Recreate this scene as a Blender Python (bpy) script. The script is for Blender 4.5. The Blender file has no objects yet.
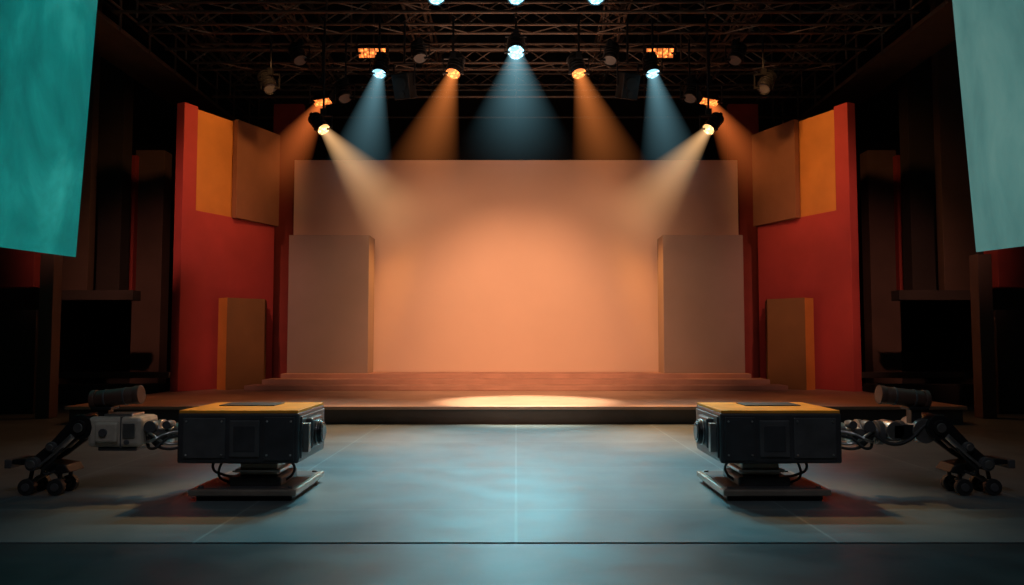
import bpy, bmesh, math, random
from mathutils import Vector, Matrix
random.seed(4)
sc = bpy.context.scene
sc.view_settings.view_transform = 'Standard'
sc.view_settings.look = 'None'

# ---------------------------------------------------------------- camera
F = 800.0; TILT = 0.06; H = 1.5; CX = 516.0; CY = 292.5
cd = bpy.data.cameras.new('camera'); cam = bpy.data.objects.new('camera', cd)
sc.collection.objects.link(cam); sc.camera = cam
cd.sensor_width = 36; cd.lens = 36*F/1024.0
cd.shift_x = -4/1024.0
cam.location = (0, 0, H); cam.rotation_euler = (math.radians(90)+math.atan(TILT), 0, 0)
cd.clip_end = 200
# survey helpers: metres from measured angle at a known distance
def ZZ(py, D):
    v = (CY-py)/F
    return H + D*(v+TILT)/(1-v*TILT)
def XX(px, D, py=300):
    v = (CY-py)/F
    return (px-CX)/F*D/(1-v*TILT)

# ---------------------------------------------------------------- materials
def mat(name, col, rough=0.5, metal=0.0, var=0.15, scale=3.0, bump=0.0, spec=0.5):
    m = bpy.data.materials.new(name); m.use_nodes = True
    nt = m.node_tree; b = nt.nodes['Principled BSDF']
    tc = nt.nodes.new('ShaderNodeTexCoord')
    n = nt.nodes.new('ShaderNodeTexNoise'); n.inputs['Scale'].default_value = scale
    n.inputs['Detail'].default_value = 6
    nt.links.new(tc.outputs['Object'], n.inputs['Vector'])
    r = nt.nodes.new('ShaderNodeValToRGB')
    r.color_ramp.elements[0].position = 0.3; r.color_ramp.elements[1].position = 0.7
    r.color_ramp.elements[0].color = tuple(c*(1-var) for c in col)+(1,)
    r.color_ramp.elements[1].color = tuple(min(1, c*(1+var)) for c in col)+(1,)
    nt.links.new(n.outputs['Fac'], r.inputs['Fac'])
    nt.links.new(r.outputs['Color'], b.inputs['Base Color'])
    b.inputs['Roughness'].default_value = rough; b.inputs['Metallic'].default_value = metal
    b.inputs['Specular IOR Level'].default_value = spec
    return m

M_black = mat('black_metal', (0.02,0.02,0.022), 0.4, 0.5)
M_body = mat('gunmetal_paint', (0.05,0.05,0.055), 0.36, 0.2, 0.2, 6)
M_body2 = mat('gunmetal_panel', (0.08,0.08,0.084), 0.4, 0.2, 0.2, 6)
M_dark = mat('recess_black', (0.008,0.008,0.009), 0.5)
M_warmrefl = mat('top_plate_warm_reflection', (0.70,0.27,0.03), 0.45, 0.0, 0.15, 5, spec=0.2)  # warm stage reflection put into the top plate's base colour
M_silver = mat('machined_silver', (0.45,0.43,0.42), 0.32, 0.9, 0.15, 10)
M_plate = mat('base_plate_steel', (0.34,0.28,0.23), 0.35, 0.6, 0.15, 6)
M_beige = mat('beige_casing', (0.50,0.43,0.35), 0.45, 0.1, 0.15, 12)
M_rubber = mat('rubber', (0.015,0.015,0.016), 0.6)
M_brownbar = mat('brown_cylinder_paint', (0.085,0.042,0.03), 0.45, 0.1)
M_glass = mat('lens_glass', (0.02,0.03,0.04), 0.08, 0.0, spec=0.9)
M_truss = mat('truss_steel', (0.13,0.09,0.07), 0.45, 0.5)
M_wall = mat('house_wall_paint', (0.03,0.019,0.016), 0.85, 0, 0.25, 1.0)
M_brown = mat('brown_flat', (0.075,0.04,0.03), 0.8, 0, 0.15, 1.2)
M_red = mat('red_flat_paint', (0.45,0.055,0.05), 0.75, 0, 0.12, 1.0)
M_redstrip = mat('red_strip_paint', (0.24,0.022,0.016), 0.7, 0, 0.15, 1.5)
M_ochre = mat('ochre_flat_paint', (0.62,0.25,0.05), 0.7, 0, 0.12, 1.2)
M_tan = mat('tan_flat_paint', (0.27,0.12,0.06), 0.75, 0, 0.12, 1.2)
M_block = mat('low_block_paint', (0.20,0.095,0.03), 0.75, 0, 0.12, 1.2)
M_cyc = mat('cyclorama_paint', (0.62,0.43,0.35), 0.8, 0, 0.04, 0.5)
M_panel = mat('panel_paint', (0.32,0.235,0.205), 0.75, 0, 0.06, 1.0)
M_step = mat('step_paint', (0.42,0.22,0.17), 0.55, 0, 0.12, 2.0)
M_stage = mat('stage_boards', (0.42,0.27,0.2), 0.45, 0, 0.15, 1.5)
M_fascia = mat('stage_fascia', (0.08,0.065,0.06), 0.6, 0, 0.15, 2)
M_ceil = mat('ceiling_black', (0.012,0.01,0.01), 0.9)
M_curtain = mat('black_curtain', (0.015,0.012,0.012), 0.95)

def floor_mat(name, ca, cb, r0, r1, grid):
    m = bpy.data.materials.new(name); m.use_nodes = True
    nt = m.node_tree; b = nt.nodes['Principled BSDF']; L = nt.links.new
    tc = nt.nodes.new('ShaderNodeTexCoord')
    n = nt.nodes.new('ShaderNodeTexNoise'); n.inputs['Scale'].default_value = 1.1; n.inputs['Detail'].default_value = 10
    n.inputs['Roughness'].default_value = 0.65
    L(tc.outputs['Object'], n.inputs['Vector'])
    r = nt.nodes.new('ShaderNodeValToRGB'); r.color_ramp.elements[0].position=.3; r.color_ramp.elements[1].position=.72
    r.color_ramp.elements[0].color = ca+(1,); r.color_ramp.elements[1].color = cb+(1,)
    L(n.outputs['Fac'], r.inputs['Fac'])
    col = r.outputs['Color']
    if grid:
        br = nt.nodes.new('ShaderNodeTexBrick'); br.offset = 0.0
        br.inputs['Scale'].default_value = 1.0; br.inputs['Mortar Size'].default_value = 0.012
        br.inputs['Brick Width'].default_value = grid; br.inputs['Row Height'].default_value = grid
        br.inputs['Color1'].default_value = (1,1,1,1); br.inputs['Color2'].default_value = (.88,.88,.88,1)
        br.inputs['Mortar'].default_value = (1.6,1.6,1.6,1)
        L(tc.outputs['Object'], br.inputs['Vector'])
        mx = nt.nodes.new('ShaderNodeMix'); mx.data_type='RGBA'; mx.blend_type='MULTIPLY'; mx.inputs[0].default_value = 1
        L(col, mx.inputs[6]); L(br.outputs['Color'], mx.inputs[7]); col = mx.outputs[2]
    L(col, b.inputs['Base Color'])
    mr = nt.nodes.new('ShaderNodeMapRange'); mr.inputs['To Min'].default_value = r0; mr.inputs['To Max'].default_value = r1
    mr.inputs['From Min'].default_value=.3; mr.inputs['From Max'].default_value=.7
    n2 = nt.nodes.new('ShaderNodeTexNoise'); n2.inputs['Scale'].default_value = 2; n2.inputs['Detail'].default_value = 4
    L(tc.outputs['Object'], n2.inputs['Vector'])
    L(n2.outputs['Fac'], mr.inputs['Value']); L(mr.outputs['Result'], b.inputs['Roughness'])
    return m
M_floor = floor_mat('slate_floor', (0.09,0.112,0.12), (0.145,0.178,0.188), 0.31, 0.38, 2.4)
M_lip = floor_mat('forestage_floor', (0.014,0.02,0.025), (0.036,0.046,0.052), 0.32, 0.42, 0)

def screen_mat(name, c1, c2, c3, s):
    m = bpy.data.materials.new(name); m.use_nodes = True
    nt = m.node_tree; b = nt.nodes['Principled BSDF']; L = nt.links.new
    tc = nt.nodes.new('ShaderNodeTexCoord'); mp = nt.nodes.new('ShaderNodeMapping')
    mp.inputs['Scale'].default_value = (1.0, 1.0, 0.5); L(tc.outputs['Object'], mp.inputs['Vector'])
    n = nt.nodes.new('ShaderNodeTexNoise'); n.inputs['Scale'].default_value = 1.2; n.inputs['Detail'].default_value = 10
    n.inputs['Roughness'].default_value = .6; n.inputs['Distortion'].default_value = .5
    L(mp.outputs['Vector'], n.inputs['Vector'])
    r = nt.nodes.new('ShaderNodeValToRGB'); e = r.color_ramp.elements
    e[0].position=.3; e[0].color=c1+(1,); e[1].position=.75; e[1].color=c3+(1,)
    x = e.new(.52); x.color = c2+(1,)
    L(n.outputs['Fac'], r.inputs['Fac'])
    b.inputs['Base Color'].default_value=(.02,.03,.03,1); b.inputs['Roughness'].default_value=.7
    L(r.outputs['Color'], b.inputs['Emission Color']); b.inputs['Emission Strength'].default_value = s
    return m
M_scrL = screen_mat('projected_teal', (0.0,0.09,0.09), (0.005,0.22,0.20), (0.03,0.42,0.37), 0.72)
M_scrR = screen_mat('projected_pale_teal', (0.05,0.17,0.165), (0.085,0.24,0.225), (0.14,0.31,0.28), 0.72)

# ---------------------------------------------------------------- mesh helpers
def add_obj(name, me, m, parent=None):
    o = bpy.data.objects.new(name, me); sc.collection.objects.link(o)
    if m: me.materials.append(m)
    if parent: o.parent = parent
    return o
def empty(name, loc=(0,0,0)):
    e = bpy.data.objects.new(name, None); e.location = loc; e.empty_display_size = .2
    sc.collection.objects.link(e); return e
def bm_box(bm, x0,x1,y0,y1,z0,z1):
    vs = [bm.verts.new(p) for p in ((x0,y0,z0),(x1,y0,z0),(x1,y1,z0),(x0,y1,z0),(x0,y0,z1),(x1,y0,z1),(x1,y1,z1),(x0,y1,z1))]
    for f in ((0,3,2,1),(4,5,6,7),(0,1,5,4),(1,2,6,5),(2,3,7,6),(3,0,4,7)):
        bm.faces.new([vs[i] for i in f])
def bm_cyl(bm, p, q, r, seg=12, r2=None):
    p=Vector(p); q=Vector(q); d=q-p; r2 = r if r2 is None else r2
    z=d.normalized(); a=Vector((0,0,1)) if abs(z.z)<.9 else Vector((1,0,0))
    u=z.cross(a).normalized(); v=z.cross(u)
    A=[];B=[]
    for i in range(seg):
        t=2*math.pi*i/seg; w=u*math.cos(t)+v*math.sin(t)
        A.append(bm.verts.new(p+w*r)); B.append(bm.verts.new(q+w*r2))
    for i in range(seg):
        j=(i+1)%seg; bm.faces.new((A[i],A[j],B[j],B[i]))
    bm.faces.new(A); bm.faces.new(list(reversed(B)))
def finish(bm, name, m, parent=None, bevel=0, smooth=False):
    bmesh.ops.recalc_face_normals(bm, faces=bm.faces)
    me = bpy.data.meshes.new(name); bm.to_mesh(me); bm.free()
    o = add_obj(name, me, m, parent)
    if bevel:
        b = o.modifiers.new('bevel','BEVEL'); b.width=bevel; b.segments=2; b.limit_method='ANGLE'
    if smooth:
        for p in me.polygons: p.use_smooth = len(p.vertices)==4
    return o
def box(name, x0,x1,y0,y1,z0,z1, m, parent=None, bevel=0):
    bm=bmesh.new(); bm_box(bm,x0,x1,y0,y1,z0,z1); return finish(bm,name,m,parent,bevel)
def slab_poly(name, pts, thick, m, parent=None, bevel=0):
    bm=bmesh.new(); A=[bm.verts.new(p) for p in pts]; B=[bm.verts.new(Vector(p)+Vector(thick)) for p in pts]
    bm.faces.new(A); bm.faces.new(list(reversed(B))); n=len(A)
    for i in range(n): j=(i+1)%n; bm.faces.new((A[i],B[i],B[j],A[j]))
    return finish(bm,name,m,parent,bevel)

# ---------------------------------------------------------------- room shell
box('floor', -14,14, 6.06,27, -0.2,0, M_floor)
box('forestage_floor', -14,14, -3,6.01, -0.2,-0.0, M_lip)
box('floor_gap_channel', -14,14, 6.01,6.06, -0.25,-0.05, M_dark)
box('wall_back', -14,14, 26.5,27, 0,12.5, M_curtain)
box('wall_left', -14.4,-14, -3,27, 0,12.5, M_wall)
box('wall_right', 14,14.4, -3,27, 0,12.5, M_wall)
box('wall_front', -14,14, -3.4,-3, 0,12.5, M_wall)
box('ceiling', -14.4,14.4, -3.4,27, 12.5,12.8, M_ceil)

# ---------------------------------------------------------------- stage & steps
st = empty('stage_platform')
box('deck', -8.1,8.1, 14.45,25.5, 0.26,0.32, M_stage, st, .01)
box('fascia', -8.05,8.05, 14.52,25.4, 0.0,0.26, M_fascia, st)
sp = empty('stage_steps')
for i,(w,d,d2,z1) in enumerate(((6.4,18.9,19.6,.44),(6.2,19.6,20.3,.55),(5.95,20.3,21.58,.66))):
    box('step_%d'%(i+1), -w,w, d,d2, .32,z1, M_step, sp, .015)
zt = ZZ(160,21.6)
box('backdrop_wall', -6.05,6.05, 21.6,21.9, .322,zt, M_cyc, None, .01)
for s in (-1,1):
    bx = sorted((s*3.80,s*5.88))
    box('scenic_panel', bx[0],bx[1], 20.6,21.4, .66,ZZ(235,20.6), M_panel, None, .01)
    bx = sorted((s*6.1,s*6.95))
    box('masking_flat', bx[0],bx[1], 22.6,22.8, .322,ZZ(104,22.6), M_redstrip)

# ---------------------------------------------------------------- angled red side flats
for s in (-1,1):
    e = empty('angled_scenic_flat')
    P0 = Vector((s*7.78,18.5)); P1 = Vector((s*6.5,21.4)); d = P1-P0
    nrm = Vector((-s*d.y, s*d.x)).normalized()
    if nrm.y > 0: nrm = -nrm
    def W(t, z, off=0):
        p = P0 + d*t + nrm*off
        return Vector((p.x,p.y,z))
    zb=.322; zt=ZZ(102,18.5)
    back = (-nrm.x*.25, -nrm.y*.25, 0)
    zo = ZZ(209,18.7)
    slab_poly('red_wall', [W(0,zb),W(1,zb),W(1,zo),W(.13,zo),W(.13,zt),W(0,zt)], back, M_red, e, .01)
    slab_poly('ochre_panel', [W(.13,zo,-.05),W(.53,zo,-.05),W(.53,zt-.05,-.05),W(.13,zt-.05,-.05)], (back[0]*.6,back[1]*.6,0), M_ochre, e)
    slab_poly('tan_panel', [W(.5,zo-.02,.14),W(1.03,zo-.02,.06),W(1.03,zt-.02,.06),W(.5,zt-.02,.14)], (back[0]*.6,back[1]*.6,0), M_tan, e, .01)
    zb2=ZZ(298,19.3)
    pts=[(s*7.2,19.35),(s*6.9,19.1),(s*6.24,19.86),(s*6.5,20.85)]
    bm=bmesh.new()
    A=[bm.verts.new((p[0],p[1],zb)) for p in pts]; B=[bm.verts.new((p[0],p[1],zb2)) for p in pts]
    bm.faces.new(A); bm.faces.new(B); fs=[]
    for i in range(4):
        j=(i+1)%4; fs.append(bm.faces.new((A[i],A[j],B[j],B[i])))
    fs[0].material_index=1
    o=finish(bm,'low_block',M_block,e); o.data.materials.append(M_ochre)

# ---------------------------------------------------------------- dim outer house architecture
for s in (-1,1):
    h = empty('side_house_structure')
    def hb(n,pa,pb,ya,yb,D,m,dep=.5):
        X = sorted((s*abs(XX(pa,D)), s*abs(XX(pb,D))))
        zlo = max(0,ZZ(yb,D)); box(n, X[0],X[1], D,D+dep, zlo,ZZ(ya,D), m, h, .01)
    hb('column_brown',131,160,150,395,22,M_brown)
    hb('strip_red',117,131,155,292,21.8,M_redstrip)
    hb('panel_brown',86,118,40,300,21.0,M_wall)
    hb('panel_tall',40,86,-30,300,20.0,M_brown,.3)
    hb('balcony_front',-60,132,290,300,18.5,M_wall,.4)
    hb('gallery_red_panel',-30,32,247,287,16.5,M_redstrip)
    hb('post',38,52,254,420,15.5,M_brown,.3)
    hb('low_rail',-40,170,372,378,17.5,M_wall,.1)
    hb('low_wall',-60,36,310,420,16.5,M_wall,.3)
    hb('seat_bank',52,160,385,420,18.8,M_wall,.6)

# ---------------------------------------------------------------- hanging screens
for s,m in ((-1,M_scrL),(1,M_scrR)):
    e = empty('hanging_projection_screen')
    def q(px,py,D): return Vector((s*abs(XX(px,D,py)), D, ZZ(py,D)))
    if s<0: br=q(75,257,10); tr=q(97,0,10); bl=q(0,247,9)
    else:   br=q(977,252,10); tr=q(953,0,10); bl=q(1024,246,9.1)
    up = (tr-br)*1.35; out=(bl-br)*3.2
    p=[br, br+out, br+out+up, br+up]
    n = out.cross(up).normalized()*.03
    if n.y<0: n=-n
    slab_poly('screen_fabric', p, n, m, e)
    bm=bmesh.new(); bm_cyl(bm, p[3]+Vector((0,0,.03)), p[2]+Vector((0,0,.03)), .05); 
    bm_cyl(bm, p[3].lerp(p[2],.2), p[3].lerp(p[2],.2)+Vector((0,0,12.45-p[3].z)), .01)
    bm_cyl(bm, p[3].lerp(p[2],.8), p[3].lerp(p[2],.8)+Vector((0,0,12.45-p[3].z)), .01)
    finish(bm,'roller_bar',M_black,e)

# ---------------------------------------------------------------- truss grid
rig = empty('lighting_truss_grid')
def truss(p, q, size=.4, up=Vector((0,0,1)), r=.034, name='truss_span'):
    p=Vector(p); q=Vector(q); d=(q-p); L=d.length; z=d.normalized(); side=z.cross(up).normalized()
    bm=bmesh.new(); h=size/2
    offs=[side*h+up*h, side*-h+up*h, side*-h-up*h, side*h-up*h]
    for o in offs: bm_cyl(bm,p+o,q+o,r,8)
    n=max(1,int(L/(size*1.4)))
    for i in range(n):
        a=p+d*(i/n); b=p+d*((i+1)/n)
        for k in range(4):
            o1=offs[k]; o2=offs[(k+1)%4]
            if i%2: o1,o2=o2,o1
            bm_cyl(bm,a+o1,b+o2,r*.55,5)
    return finish(bm,name,M_truss,rig)
for D,z in ((13.2,8.9),(17.6,8.75),(20.5,8.9),(23.5,9.3)):
    truss((-8.4,D,z),(8.4,D,z),.5)
for x in (-8,-5.6,-2.4,2.4,5.6,8):
    truss((x,11.5,9.45),(x,25.5,9.45),.45)
bm=bmesh.new()
for x in (-8,-5.6,-2.4,2.4,5.6,8):
    sx = 1 if x>0 else -1
    for D in (15,18.5,22):
        bm_cyl(bm,(x,D,9.2),(x+sx*1.8,D,11.6),.06,6)
        bm_cyl(bm,(x,D,9.2),(x-sx*1.4,D+1.5,11.6),.06,6)
for D in (12,14.5,16.5,19,22,24.5):
    bm_cyl(bm,(-8.5,D,8.3+.25*(D%2)),(8.5,D,8.3+.25*(D%2)),.04,8)
    for x in range(-8,9,4): bm_cyl(bm,(x,D,8.3),(x,D,12.45),.025,6)
for x in range(-12,13,2): bm_cyl(bm,(x,8,11.3),(x,26,11.3),.07,6)
finish(bm,'pipework',M_truss,rig)
for s in (-1,1):
    e=empty('overhead_catwalk')
    X=sorted((s*8.6,s*9.8))
    box('walk_deck',X[0],X[1],10,26,8.2,8.3,M_truss,e)
    bm=bmesh.new()
    for z in (8.7,9.2): bm_cyl(bm,(s*8.6,10,z),(s*8.6,26,z),.03,6)
    for i in range(12): bm_cyl(bm,(s*8.6,10+i*1.4,8.2),(s*8.6,10+i*1.4,9.2),.03,6)
    finish(bm,'handrail',M_truss,e)

# ---------------------------------------------------------------- stage lights with haze beams
def emis(name,col,s):
    m=bpy.data.materials.new(name); m.use_nodes=True; nt=m.node_tree
    b=nt.nodes['Principled BSDF']; tc=nt.nodes.new('ShaderNodeTexCoord')
    v=nt.nodes.new('ShaderNodeTexVoronoi'); v.inputs['Scale'].default_value=14
    r=nt.nodes.new('ShaderNodeMapRange'); r.inputs['From Max'].default_value=.6
    r.inputs['To Min'].default_value=s*1.6; r.inputs['To Max'].default_value=s*.25
    nt.links.new(tc.outputs['Object'],v.inputs['Vector']); nt.links.new(v.outputs['Distance'],r.inputs['Value'])
    nt.links.new(r.outputs['Result'],b.inputs['Emission Strength']); b.inputs['Emission Color'].default_value=col+(1,)
    b.inputs['Base Color'].default_value=(.1,.1,.1,1)
    return m
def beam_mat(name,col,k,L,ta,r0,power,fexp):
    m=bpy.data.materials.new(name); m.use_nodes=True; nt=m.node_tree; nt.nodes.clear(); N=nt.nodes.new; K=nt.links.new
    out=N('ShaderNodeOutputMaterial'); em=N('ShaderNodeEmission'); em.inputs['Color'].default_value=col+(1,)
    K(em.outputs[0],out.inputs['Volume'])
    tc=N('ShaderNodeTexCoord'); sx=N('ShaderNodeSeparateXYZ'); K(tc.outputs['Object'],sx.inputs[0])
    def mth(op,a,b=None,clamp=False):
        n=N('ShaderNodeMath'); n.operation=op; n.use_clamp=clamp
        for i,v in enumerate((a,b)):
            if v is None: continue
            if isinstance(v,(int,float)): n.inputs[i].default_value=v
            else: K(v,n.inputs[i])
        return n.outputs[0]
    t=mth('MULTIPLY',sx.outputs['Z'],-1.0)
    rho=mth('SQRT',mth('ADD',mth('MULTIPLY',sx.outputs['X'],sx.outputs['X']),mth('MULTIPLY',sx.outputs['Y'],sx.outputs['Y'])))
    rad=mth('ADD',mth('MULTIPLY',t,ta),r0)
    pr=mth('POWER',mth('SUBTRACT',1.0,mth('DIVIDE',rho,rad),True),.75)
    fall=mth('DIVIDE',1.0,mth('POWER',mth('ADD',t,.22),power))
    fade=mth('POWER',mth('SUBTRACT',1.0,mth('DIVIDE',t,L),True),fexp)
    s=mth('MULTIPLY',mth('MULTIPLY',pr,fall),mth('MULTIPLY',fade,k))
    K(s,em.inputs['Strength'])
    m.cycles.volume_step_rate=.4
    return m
def stage_light(pos, aim, col, r=.16, hang=8.5, power=0, angle=35, beam=0, blen=5, bang=14, es=12, style='par', bpow=1.2, lightcol=None, beamcol=None, fexp=1.0):
    """aim is a direction vector"""
    pos=Vector(pos); aim=Vector(aim)
    e=empty('stage_light',pos); e.rotation_mode='QUATERNION'
    q=aim.to_track_quat('-Z','Y')
    g=empty('head'); g.parent=e; g.rotation_mode='QUATERNION'; g.rotation_quaternion=q
    mE=emis('lamp_glow',col,es)
    if style=='par':
        bm=bmesh.new()
        bm_cyl(bm,(0,0,0),(0,0,.30),r*1.12,24,r*1.02); bm_cyl(bm,(0,0,.30),(0,0,.50),r*1.0,24,r*.62); bm_cyl(bm,(0,0,.5),(0,0,.6),r*.4,16)
        for k in range(5): bm_cyl(bm,(0,0,.1+.08*k),(0,0,.12+.08*k),r*1.2,24)
        finish(bm,'housing',M_black,g,.006,True)
        bm=bmesh.new(); bm_cyl(bm,(0,0,-.012),(0,0,.0),r,24); finish(bm,'lens',mE,g)
        bm=bmesh.new()
        for k in range(24):
            a=2*math.pi*k/24; b=2*math.pi*(k+1)/24
            A=Vector((math.cos(a),math.sin(a),0)); B=Vector((math.cos(b),math.sin(b),0))
            bm.faces.new([bm.verts.new(A*r*1.02),bm.verts.new(B*r*1.02),bm.verts.new(B*r*1.1+Vector((0,0,-.04))),bm.verts.new(A*r*1.1+Vector((0,0,-.04)))])
        finish(bm,'front_ring',M_black,g)
        w=r*1.35
    else:
        box('housing',-r*1.9,r*1.9,-r*.8,r*.8,0,.25,M_black,g,.01)
        bm=bmesh.new()
        for i in range(5):
            x=(-1.5+.75*i)*r; bm_box(bm,x-r*.31,x+r*.31,-r*.6,r*.6,-.015,0)
        finish(bm,'lens',mE,g); w=r*2.1
    bm=bmesh.new()
    bm_box(bm,-w-.02,-w,-.03,.03,-.03,w+.12); bm_box(bm,w,w+.02,-.03,.03,-.03,w+.12); bm_box(bm,-w-.02,w+.02,-.03,.03,w+.1,w+.13)
    bm_cyl(bm,(-w,0,0),(-w+.1,0,0),.03); bm_cyl(bm,(w,0,0),(w-.1,0,0),.03)
    bm_box(bm,-.06,.06,-.06,.06,w+.12,w+.26)
    bm_cyl(bm,(0,0,w+.2),(0,0,max(w+.3,hang-pos.z)),.025,8)
    finish(bm,'yoke',M_black,e)
    if power:
        ld=bpy.data.lights.new('spot','SPOT'); ld.energy=power; ld.color=lightcol or col; ld.spot_size=math.radians(angle); ld.spot_blend=.9; ld.shadow_soft_size=.12
        lo=bpy.data.objects.new('spot_lamp',ld); sc.collection.objects.link(lo); lo.parent=g; lo.location=(0,0,-.12)
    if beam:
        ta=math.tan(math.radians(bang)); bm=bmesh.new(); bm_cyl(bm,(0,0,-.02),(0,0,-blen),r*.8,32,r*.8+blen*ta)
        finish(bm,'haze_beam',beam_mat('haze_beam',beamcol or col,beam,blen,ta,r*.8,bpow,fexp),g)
    return e

CY_=(0.35,0.80,1.0); OR_=(1.0,0.22,0.04); WW=(1.0,0.50,0.18); CL=(0.28,0.78,0.90); BC=(.34,.75,.9); BO=(1,.27,.06)
DL=17.0
def at(px,py,D=DL): return (XX(px,D,py),D,ZZ(py,D))
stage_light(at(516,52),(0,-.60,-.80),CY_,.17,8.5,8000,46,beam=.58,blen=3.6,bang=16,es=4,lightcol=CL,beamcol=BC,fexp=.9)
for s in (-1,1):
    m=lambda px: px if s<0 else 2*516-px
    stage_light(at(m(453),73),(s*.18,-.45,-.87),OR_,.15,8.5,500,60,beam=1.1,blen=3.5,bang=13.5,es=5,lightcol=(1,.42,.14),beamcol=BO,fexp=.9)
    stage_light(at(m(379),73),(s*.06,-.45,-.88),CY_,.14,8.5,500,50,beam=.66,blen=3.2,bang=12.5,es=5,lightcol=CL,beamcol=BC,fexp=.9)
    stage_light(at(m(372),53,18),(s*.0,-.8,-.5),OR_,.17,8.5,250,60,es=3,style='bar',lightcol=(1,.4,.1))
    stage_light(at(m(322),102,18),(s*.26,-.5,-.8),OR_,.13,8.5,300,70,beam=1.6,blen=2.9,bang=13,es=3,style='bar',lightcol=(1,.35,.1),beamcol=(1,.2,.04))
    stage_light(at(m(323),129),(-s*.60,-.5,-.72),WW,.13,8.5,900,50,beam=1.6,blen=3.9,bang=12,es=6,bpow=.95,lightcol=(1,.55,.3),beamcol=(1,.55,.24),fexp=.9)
    stage_light(at(m(436),-4,15),(-s*.1,-.62,-.75),CY_,.16,8.5,1200,46,es=5,lightcol=CL)
    p=at(m(404),86,17.2); e=empty('hanging_speaker',p)
    bm=bmesh.new(); bm_box(bm,-.2,.2,-.18,.18,-.28,.28); o=finish(bm,'cabinet',M_black,e,.02); o.rotation_euler=(.35,0,s*.3)
    bm=bmesh.new(); bm_cyl(bm,(0,-.17,.05),(0,-.2,.05),.14,20); bm_cyl(bm,(0,-.17,-.17),(0,-.2,-.17),.07,16); o=finish(bm,'driver',M_dark,e); o.rotation_euler=(.35,0,s*.3)
    bm=bmesh.new(); bm_box(bm,-.24,-.21,-.03,.03,0,.5); bm_box(bm,.21,.24,-.03,.03,0,.5); bm_box(bm,-.24,.24,-.03,.03,.47,.5); bm_cyl(bm,(0,0,.48),(0,0,8.5-p[2]),.025); finish(bm,'bracket',M_black,e)
stage_light(at(516,-4,15),(0,-.62,-.75),CY_,.16,8.5,1200,46,es=5,lightcol=CL)
for px,py in ((270,88),(345,98),(690,98),(764,88),(300,60),(735,60),(610,60),(420,58)):
    stage_light(at(px,py,18.5),(-XX(px,18.5)*.1,-.5,-1),(.2,.2,.2),.15,8.6,0,es=.02)

def spot(name,pos,aim,col,e,ang,blend=.8,size=.2):
    ld=bpy.data.lights.new(name,'SPOT'); ld.energy=e; ld.color=col; ld.spot_size=math.radians(ang); ld.spot_blend=blend; ld.shadow_soft_size=size
    o=bpy.data.objects.new(name,ld); sc.collection.objects.link(o); o.location=pos
    o.rotation_mode='QUATERNION'; o.rotation_quaternion=(Vector(aim)-Vector(pos)).to_track_quat('-Z','Y'); return o
spot('pool_spot',(0,16.0,8.2),(.2,15.6,.3),(1,.76,.50),10000,28,.6)
spot('backdrop_glow',(0,4,6.3),(0,21.6,2.2),(1,.52,.28),5600,42,1,.3)  # unseen front spot added to make the warm backdrop glow, no fixture
spot('backdrop_core',(0,4,6.0),(0,21.6,1.4),(1,.48,.22),4500,27,1,.3)  # second unseen spot, added for the lower centre of the backdrop
spot('step_wash',(0,17.6,8.0),(0,20.2,.5),(1,.5,.26),1600,76,1)  # added spot without a fixture, lifts the dark steps
for s in (-1,1):
    spot('panel_edge_spot',(s*.8,20.4,7.0),(s*3.84,21.0,2.4),(1,.45,.12),1500,26,.8)  # added spots, only to brighten the inner sides of the panels
    spot('wall_pool_fill',(s*4.0,17.5,5.9),(s*2.3,21.6,4.2),(1,.55,.27),130,48,.8)  # added spots below the fixtures, for light pools on the wall
    spot('foh_fill',(s*4,5,9.3),(s*8.2,19.5,2.8),(1,.43,.28),4200,26,1)  # unseen front spots added to brighten the red flats
    spot('panel_wash',(s*2,4,7.0),(s*5.0,20.6,2.0),(1,.58,.42),700,20,1)  # weak unseen spots added for the scenic panel fronts
    spot('flat_top_spot',(s*4.5,16.5,8.2),(s*7.2,19.6,6.2),(1,.45,.15),480,58,1)
    spot('robot_backlight',(s*1.2,11.5,6.5),(s*2.6,8,.5),(1,.55,.22),1500,24,1)
    spot('robot_front_fill',(s*1.0,1.0,7.5),(s*3.4,7.9,.5),(.9,.9,1),260,34,1,.6)
spot('apron_spill',(2.4,15.5,7.6),(2.8,12.8,0),(1,.50,.2),5500,34,1)
spot('apron_spill',(-2.4,15.5,7.6),(-2.8,12.8,0),(1,.50,.2),3400,34,1)
def area(name,pos,rot,size,col,e):
    ld=bpy.data.lights.new(name,'AREA'); ld.energy=e; ld.color=col; ld.size=size
    o=bpy.data.objects.new(name,ld); sc.collection.objects.link(o); o.location=pos; o.rotation_euler=rot; return o
area('house_fill',(0,2,11.5),(math.radians(25),0,0),6,(.7,.82,.95),50)  # unseen soft fill added high at the front, no actual house lamp
area('rig_fill',(0,18,6.8),(math.radians(180),0,0),4,(1,.62,.42),50)  # upward fill added to lift the truss, no lamp there
w=bpy.data.worlds.new('world'); sc.world=w; w.use_nodes=True
w.node_tree.nodes['Background'].inputs[0].default_value=(.02,.018,.018,1); w.node_tree.nodes['Background'].inputs[1].default_value=.3

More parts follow.
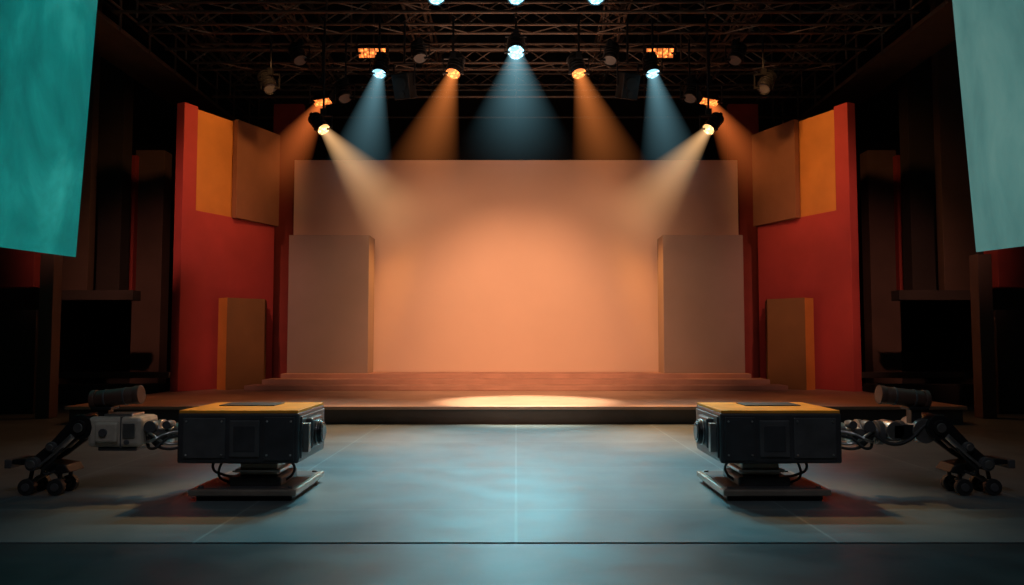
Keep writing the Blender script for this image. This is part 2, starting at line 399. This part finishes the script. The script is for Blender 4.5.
# ---------------------------------------------------------------- robots
def robot(s, off, beige):
    R = empty('camera_robot',(s*2.6+off,8.0,0))
    ox,oy = s*2.6, 8.0
    def mx(x): return x if x>-4.2 else -4.2+(x+4.2)*.83
    def T(p): return (-s*mx(p[0])-ox,p[1]-oy,p[2])
    def B(n,x0,x1,y0,y1,z0,z1,m,bev=.008):
        X=sorted((-s*mx(x0)-ox,-s*mx(x1)-ox)); return box(n,X[0],X[1],y0-oy,y1-oy,z0,z1,m,R,bev)
    def C(n,segs,m,seg=16):
        bm=bmesh.new()
        for a in segs:
            p,q,r=a[0],a[1],a[2]; r2=a[3] if len(a)>3 else r
            bm_cyl(bm,T(p),T(q),r,seg,r2)
        return finish(bm,n,m,R,.004,True)
    def cable(n,pts,r,m):
        cu=bpy.data.curves.new(n,'CURVE'); cu.dimensions='3D'; cu.bevel_depth=r; cu.bevel_resolution=3
        sp=cu.splines.new('BEZIER'); sp.bezier_points.add(len(pts)-1)
        for b,p in zip(sp.bezier_points,pts):
            b.co=T(p); b.handle_left_type=b.handle_right_type='AUTO'
        cu.materials.append(m); o=bpy.data.objects.new(n,cu); sc.collection.objects.link(o); o.parent=R
    B('body',-3.15,-2.02,7.5,8.5,.36,.825,M_body,.02)
    B('top_plate',-3.14,-2.03,7.51,8.49,.82,.85,M_warmrefl,.006)
    B('top_slot',-2.95,-2.40,8.0,8.35,.85,.86,M_dark,.003)
    B('front_panel_wide',-3.09,-2.70,7.485,7.5,.41,.78,M_body2,.006)
    B('front_panel_square',-2.66,-2.38,7.48,7.5,.42,.76,M_body2,.01)
    B('front_panel_inset',-2.62,-2.42,7.475,7.485,.47,.71,M_body,.006)
    B('front_panel_end',-2.34,-2.06,7.485,7.5,.39,.79,M_body,.006)
    C('bolts',[((x,7.47,z),(x,7.49,z),.01) for x in (-3.06,-2.73,-2.31,-2.09) for z in (.44,.75)],M_silver,8)
    B('end_frame',-2.02,-2.005,7.56,8.44,.40,.79,M_body2,.006)
    B('lens_housing',-2.01,-1.94,7.70,8.10,.47,.76,M_body,.02)
    C('lens',[((-1.95,7.9,.61),(-1.90,7.9,.61),.12),((-1.90,7.9,.61),(-1.885,7.9,.61),.105)],M_black,24)
    C('lens_ring',[((-1.935,7.9,.61),(-1.925,7.9,.61),.127),((-1.90,7.9,.61),(-1.883,7.9,.61),.096)],M_silver,24)
    C('lens_glass',[((-1.89,7.9,.61),(-1.875,7.9,.61),.085)],M_glass,24)
    B('lens_bracket',-2.01,-1.95,7.60,7.68,.45,.72,M_silver,.006)
    B('neck_flange',-2.76,-2.22,7.72,8.3,.325,.36,M_body,.01)
    B('neck',-2.66,-2.30,7.8,8.22,.20,.325,M_plate,.015)
    B('neck_collar',-2.70,-2.26,7.76,8.26,.235,.265,M_silver,.006)
    B('neck_foot',-2.74,-2.24,7.72,8.3,.11,.2,M_body2,.02)
    B('base_under',-3.0,-2.10,7.6,8.6,.0,.05,M_black,.01)
    B('base_plate',-3.06,-2.05,7.55,8.65,.05,.11,M_plate,.012)
    B('base_mat',-3.0,-2.10,7.61,8.59,.11,.116,M_body2,.002)
    C('base_bolts',[((x,y,.11),(x,y,.13),.025) for x in (-2.97,-2.13) for y in (7.64,8.55)],M_body2,10)
    cable('cable_1',[(-2.92,7.9,.37),(-2.94,7.85,.27),(-2.82,7.8,.21),(-2.70,7.9,.17)],.013,M_rubber)
    cable('cable_2',[(-2.83,7.9,.37),(-2.86,7.84,.3),(-2.86,7.8,.2),(-2.80,7.9,.12)],.012,M_rubber)
    cable('cable_3',[(-2.28,7.8,.37),(-2.16,7.85,.3),(-2.18,7.9,.2),(-2.25,7.9,.14)],.012,M_rubber)
    C('coupling',[((-3.28,8,.6),(-3.15,8,.6),.15),((-3.36,8,.6),(-3.28,8,.6),.09),((-3.66,8,.6),(-3.3,8,.6),.045),
                  ((-3.44,8,.6),(-3.40,8,.6),.11),((-3.54,8,.6),(-3.49,8,.6),.12),((-3.65,8,.6),(-3.60,8,.6),.1)],M_silver,20)
    C('gimbal_joint',[((-3.47,7.86,.56),(-3.47,8.14,.56),.08),((-3.56,7.84,.66),(-3.56,7.96,.66),.06),((-3.4,7.84,.68),(-3.4,7.95,.68),.04)],M_body2,18)
    for i in range(4):
        cable('hose_%d'%i,[(-3.62,7.92,.66-.05*i),(-3.5,7.82-.02*i,.5-.02*i+.1*(i%2)),(-3.38,7.84,.45+.05*i),(-3.16,7.9,.5+.04*i)],.014,M_silver if i%2 else M_rubber)
    if beige:
        B('motor_casing',-4.15,-3.62,7.8,8.18,.47,.76,M_beige,.04)
        B('motor_cap',-4.06,-3.84,7.76,7.81,.52,.71,M_beige,.02)
        B('motor_label',-3.80,-3.68,7.785,7.80,.56,.70,M_silver,.004)
        B('motor_seam',-3.825,-3.815,7.79,8.19,.465,.765,M_body2,.002)
        C('motor_port',[((-3.97,7.74,.615),(-3.97,7.78,.615),.04),((-3.76,7.78,.52),(-3.76,7.82,.52),.025)],M_body2,20)
        B('motor_foot',-4.06,-3.68,7.84,8.14,.43,.47,M_body2,.01)
        B('motor_lid',-4.02,-3.74,7.86,8.12,.76,.785,M_silver,.008)
    else:
        C('forearm',[((-4.1,8,.6),(-3.66,8,.58),.085),((-3.74,8,.59),(-3.68,8,.59),.12),((-3.95,8,.6),(-3.9,8,.6),.11)],M_body2,20)
        C('forearm_joint',[((-3.82,7.86,.62),(-3.82,8.14,.62),.09),((-4.1,7.84,.62),(-4.1,8.16,.62),.12)],M_silver,20)
        B('forearm_plate',-4.12,-3.8,7.86,7.89,.54,.68,M_black,.01)
        cable('forearm_hose',[(-4.1,7.85,.68),(-3.9,7.83,.52),(-3.75,7.85,.5),(-3.6,7.9,.6)],.018,M_rubber)
    C('counterweight',[((-4.14,7.95,.92),(-3.74,7.95,.965),.085),((-4.18,7.95,.917),(-4.13,7.95,.92),.095),((-3.76,7.95,.963),(-3.70,7.95,.968),.092)],M_brownbar,24)
    C('counterweight_bands',[((-4.05,7.95,.93),(-4.03,7.95,.932),.09),((-3.86,7.95,.951),(-3.84,7.95,.953),.09)],M_body2,24)
    B('counterweight_bracket',-4.10,-4.0,7.9,8.02,.62,.87,M_black,.01)
    B('counterweight_bracket_b',-4.16,-3.96,7.87,8.05,.82,.85,M_black,.01)
    C('shoulder',[((-4.22,7.8,.66),(-4.22,8.16,.66),.12),((-4.22,7.77,.66),(-4.22,7.8,.66),.07)],M_black,24)
    C('joint_caps',[((-4.22,7.755,.66),(-4.22,7.77,.66),.045),((-4.56,7.785,.47),(-4.56,7.8,.47),.032),((-4.76,7.765,.31),(-4.76,7.78,.31),.04)],M_silver,20)
    for k,y in enumerate((7.84,8.08)):
        pts=[(-4.14,y,.74),(-4.30,y,.78),(-4.62,y,.49),(-4.80,y,.36),(-4.72,y,.28),(-4.55,y,.36),(-4.24,y,.56)]
        slab_poly('arm_link_%d'%k,[Vector(T(p)) for p in pts],(0,.06,0),M_black,R,.015)
    C('arm_piston',[((-4.26,8.0,.66),(-4.5,8.0,.47),.05),((-4.5,8.0,.47),(-4.72,8.0,.33),.028)],M_silver,14)
    C('side_piston',[((-4.30,7.80,.58),(-4.5,7.80,.42),.028),((-4.5,7.80,.42),(-4.68,7.80,.29),.014)],M_silver,12)
    C('elbow_pin',[((-4.56,7.8,.47),(-4.56,8.18,.47),.05),((-4.76,7.78,.31),(-4.76,8.2,.31),.065)],M_body2,18)
    slab_poly('foot_beam',[Vector(T((x,7.86,z))) for x,z in ((-5.08,.34),(-4.9,.35),(-4.42,.29),(-4.36,.22),(-4.5,.2),(-4.9,.29),(-5.08,.3))],(0,.28,0),M_black,R,.012)
    B('foot_tip',-5.12,-5.04,7.84,8.16,.26,.345,M_body2,.01)
    C('wheels',[((x,y,.08),(x,y+.06,.08),.08) for x in (-4.86,-4.52) for y in (7.84,8.08)],M_rubber,24)
    C('wheel_hubs',[((x,y-.012,.08),(x,y+.07,.08),.04) for x in (-4.86,-4.52) for y in (7.84,8.08)],M_body2,18)
    C('wheel_forks',[((x,y+.04,.08),(x+.04,y+.04,.28),.02) for x in (-4.86,-4.52) for y in (7.86,8.05)]+[((x,7.84,.08),(x,8.12,.08),.016) for x in (-4.86,-4.52)],M_black,10)
    C('foot_strut',[((-4.86,8,.12),(-4.6,8,.26),.02),((-4.52,8,.12),(-4.74,8,.3),.02)],M_silver,10)
    cable('foot_cable',[(-4.3,7.82,.6),(-4.5,7.78,.36),(-4.62,7.8,.22),(-4.5,7.82,.24)],.012,M_rubber)
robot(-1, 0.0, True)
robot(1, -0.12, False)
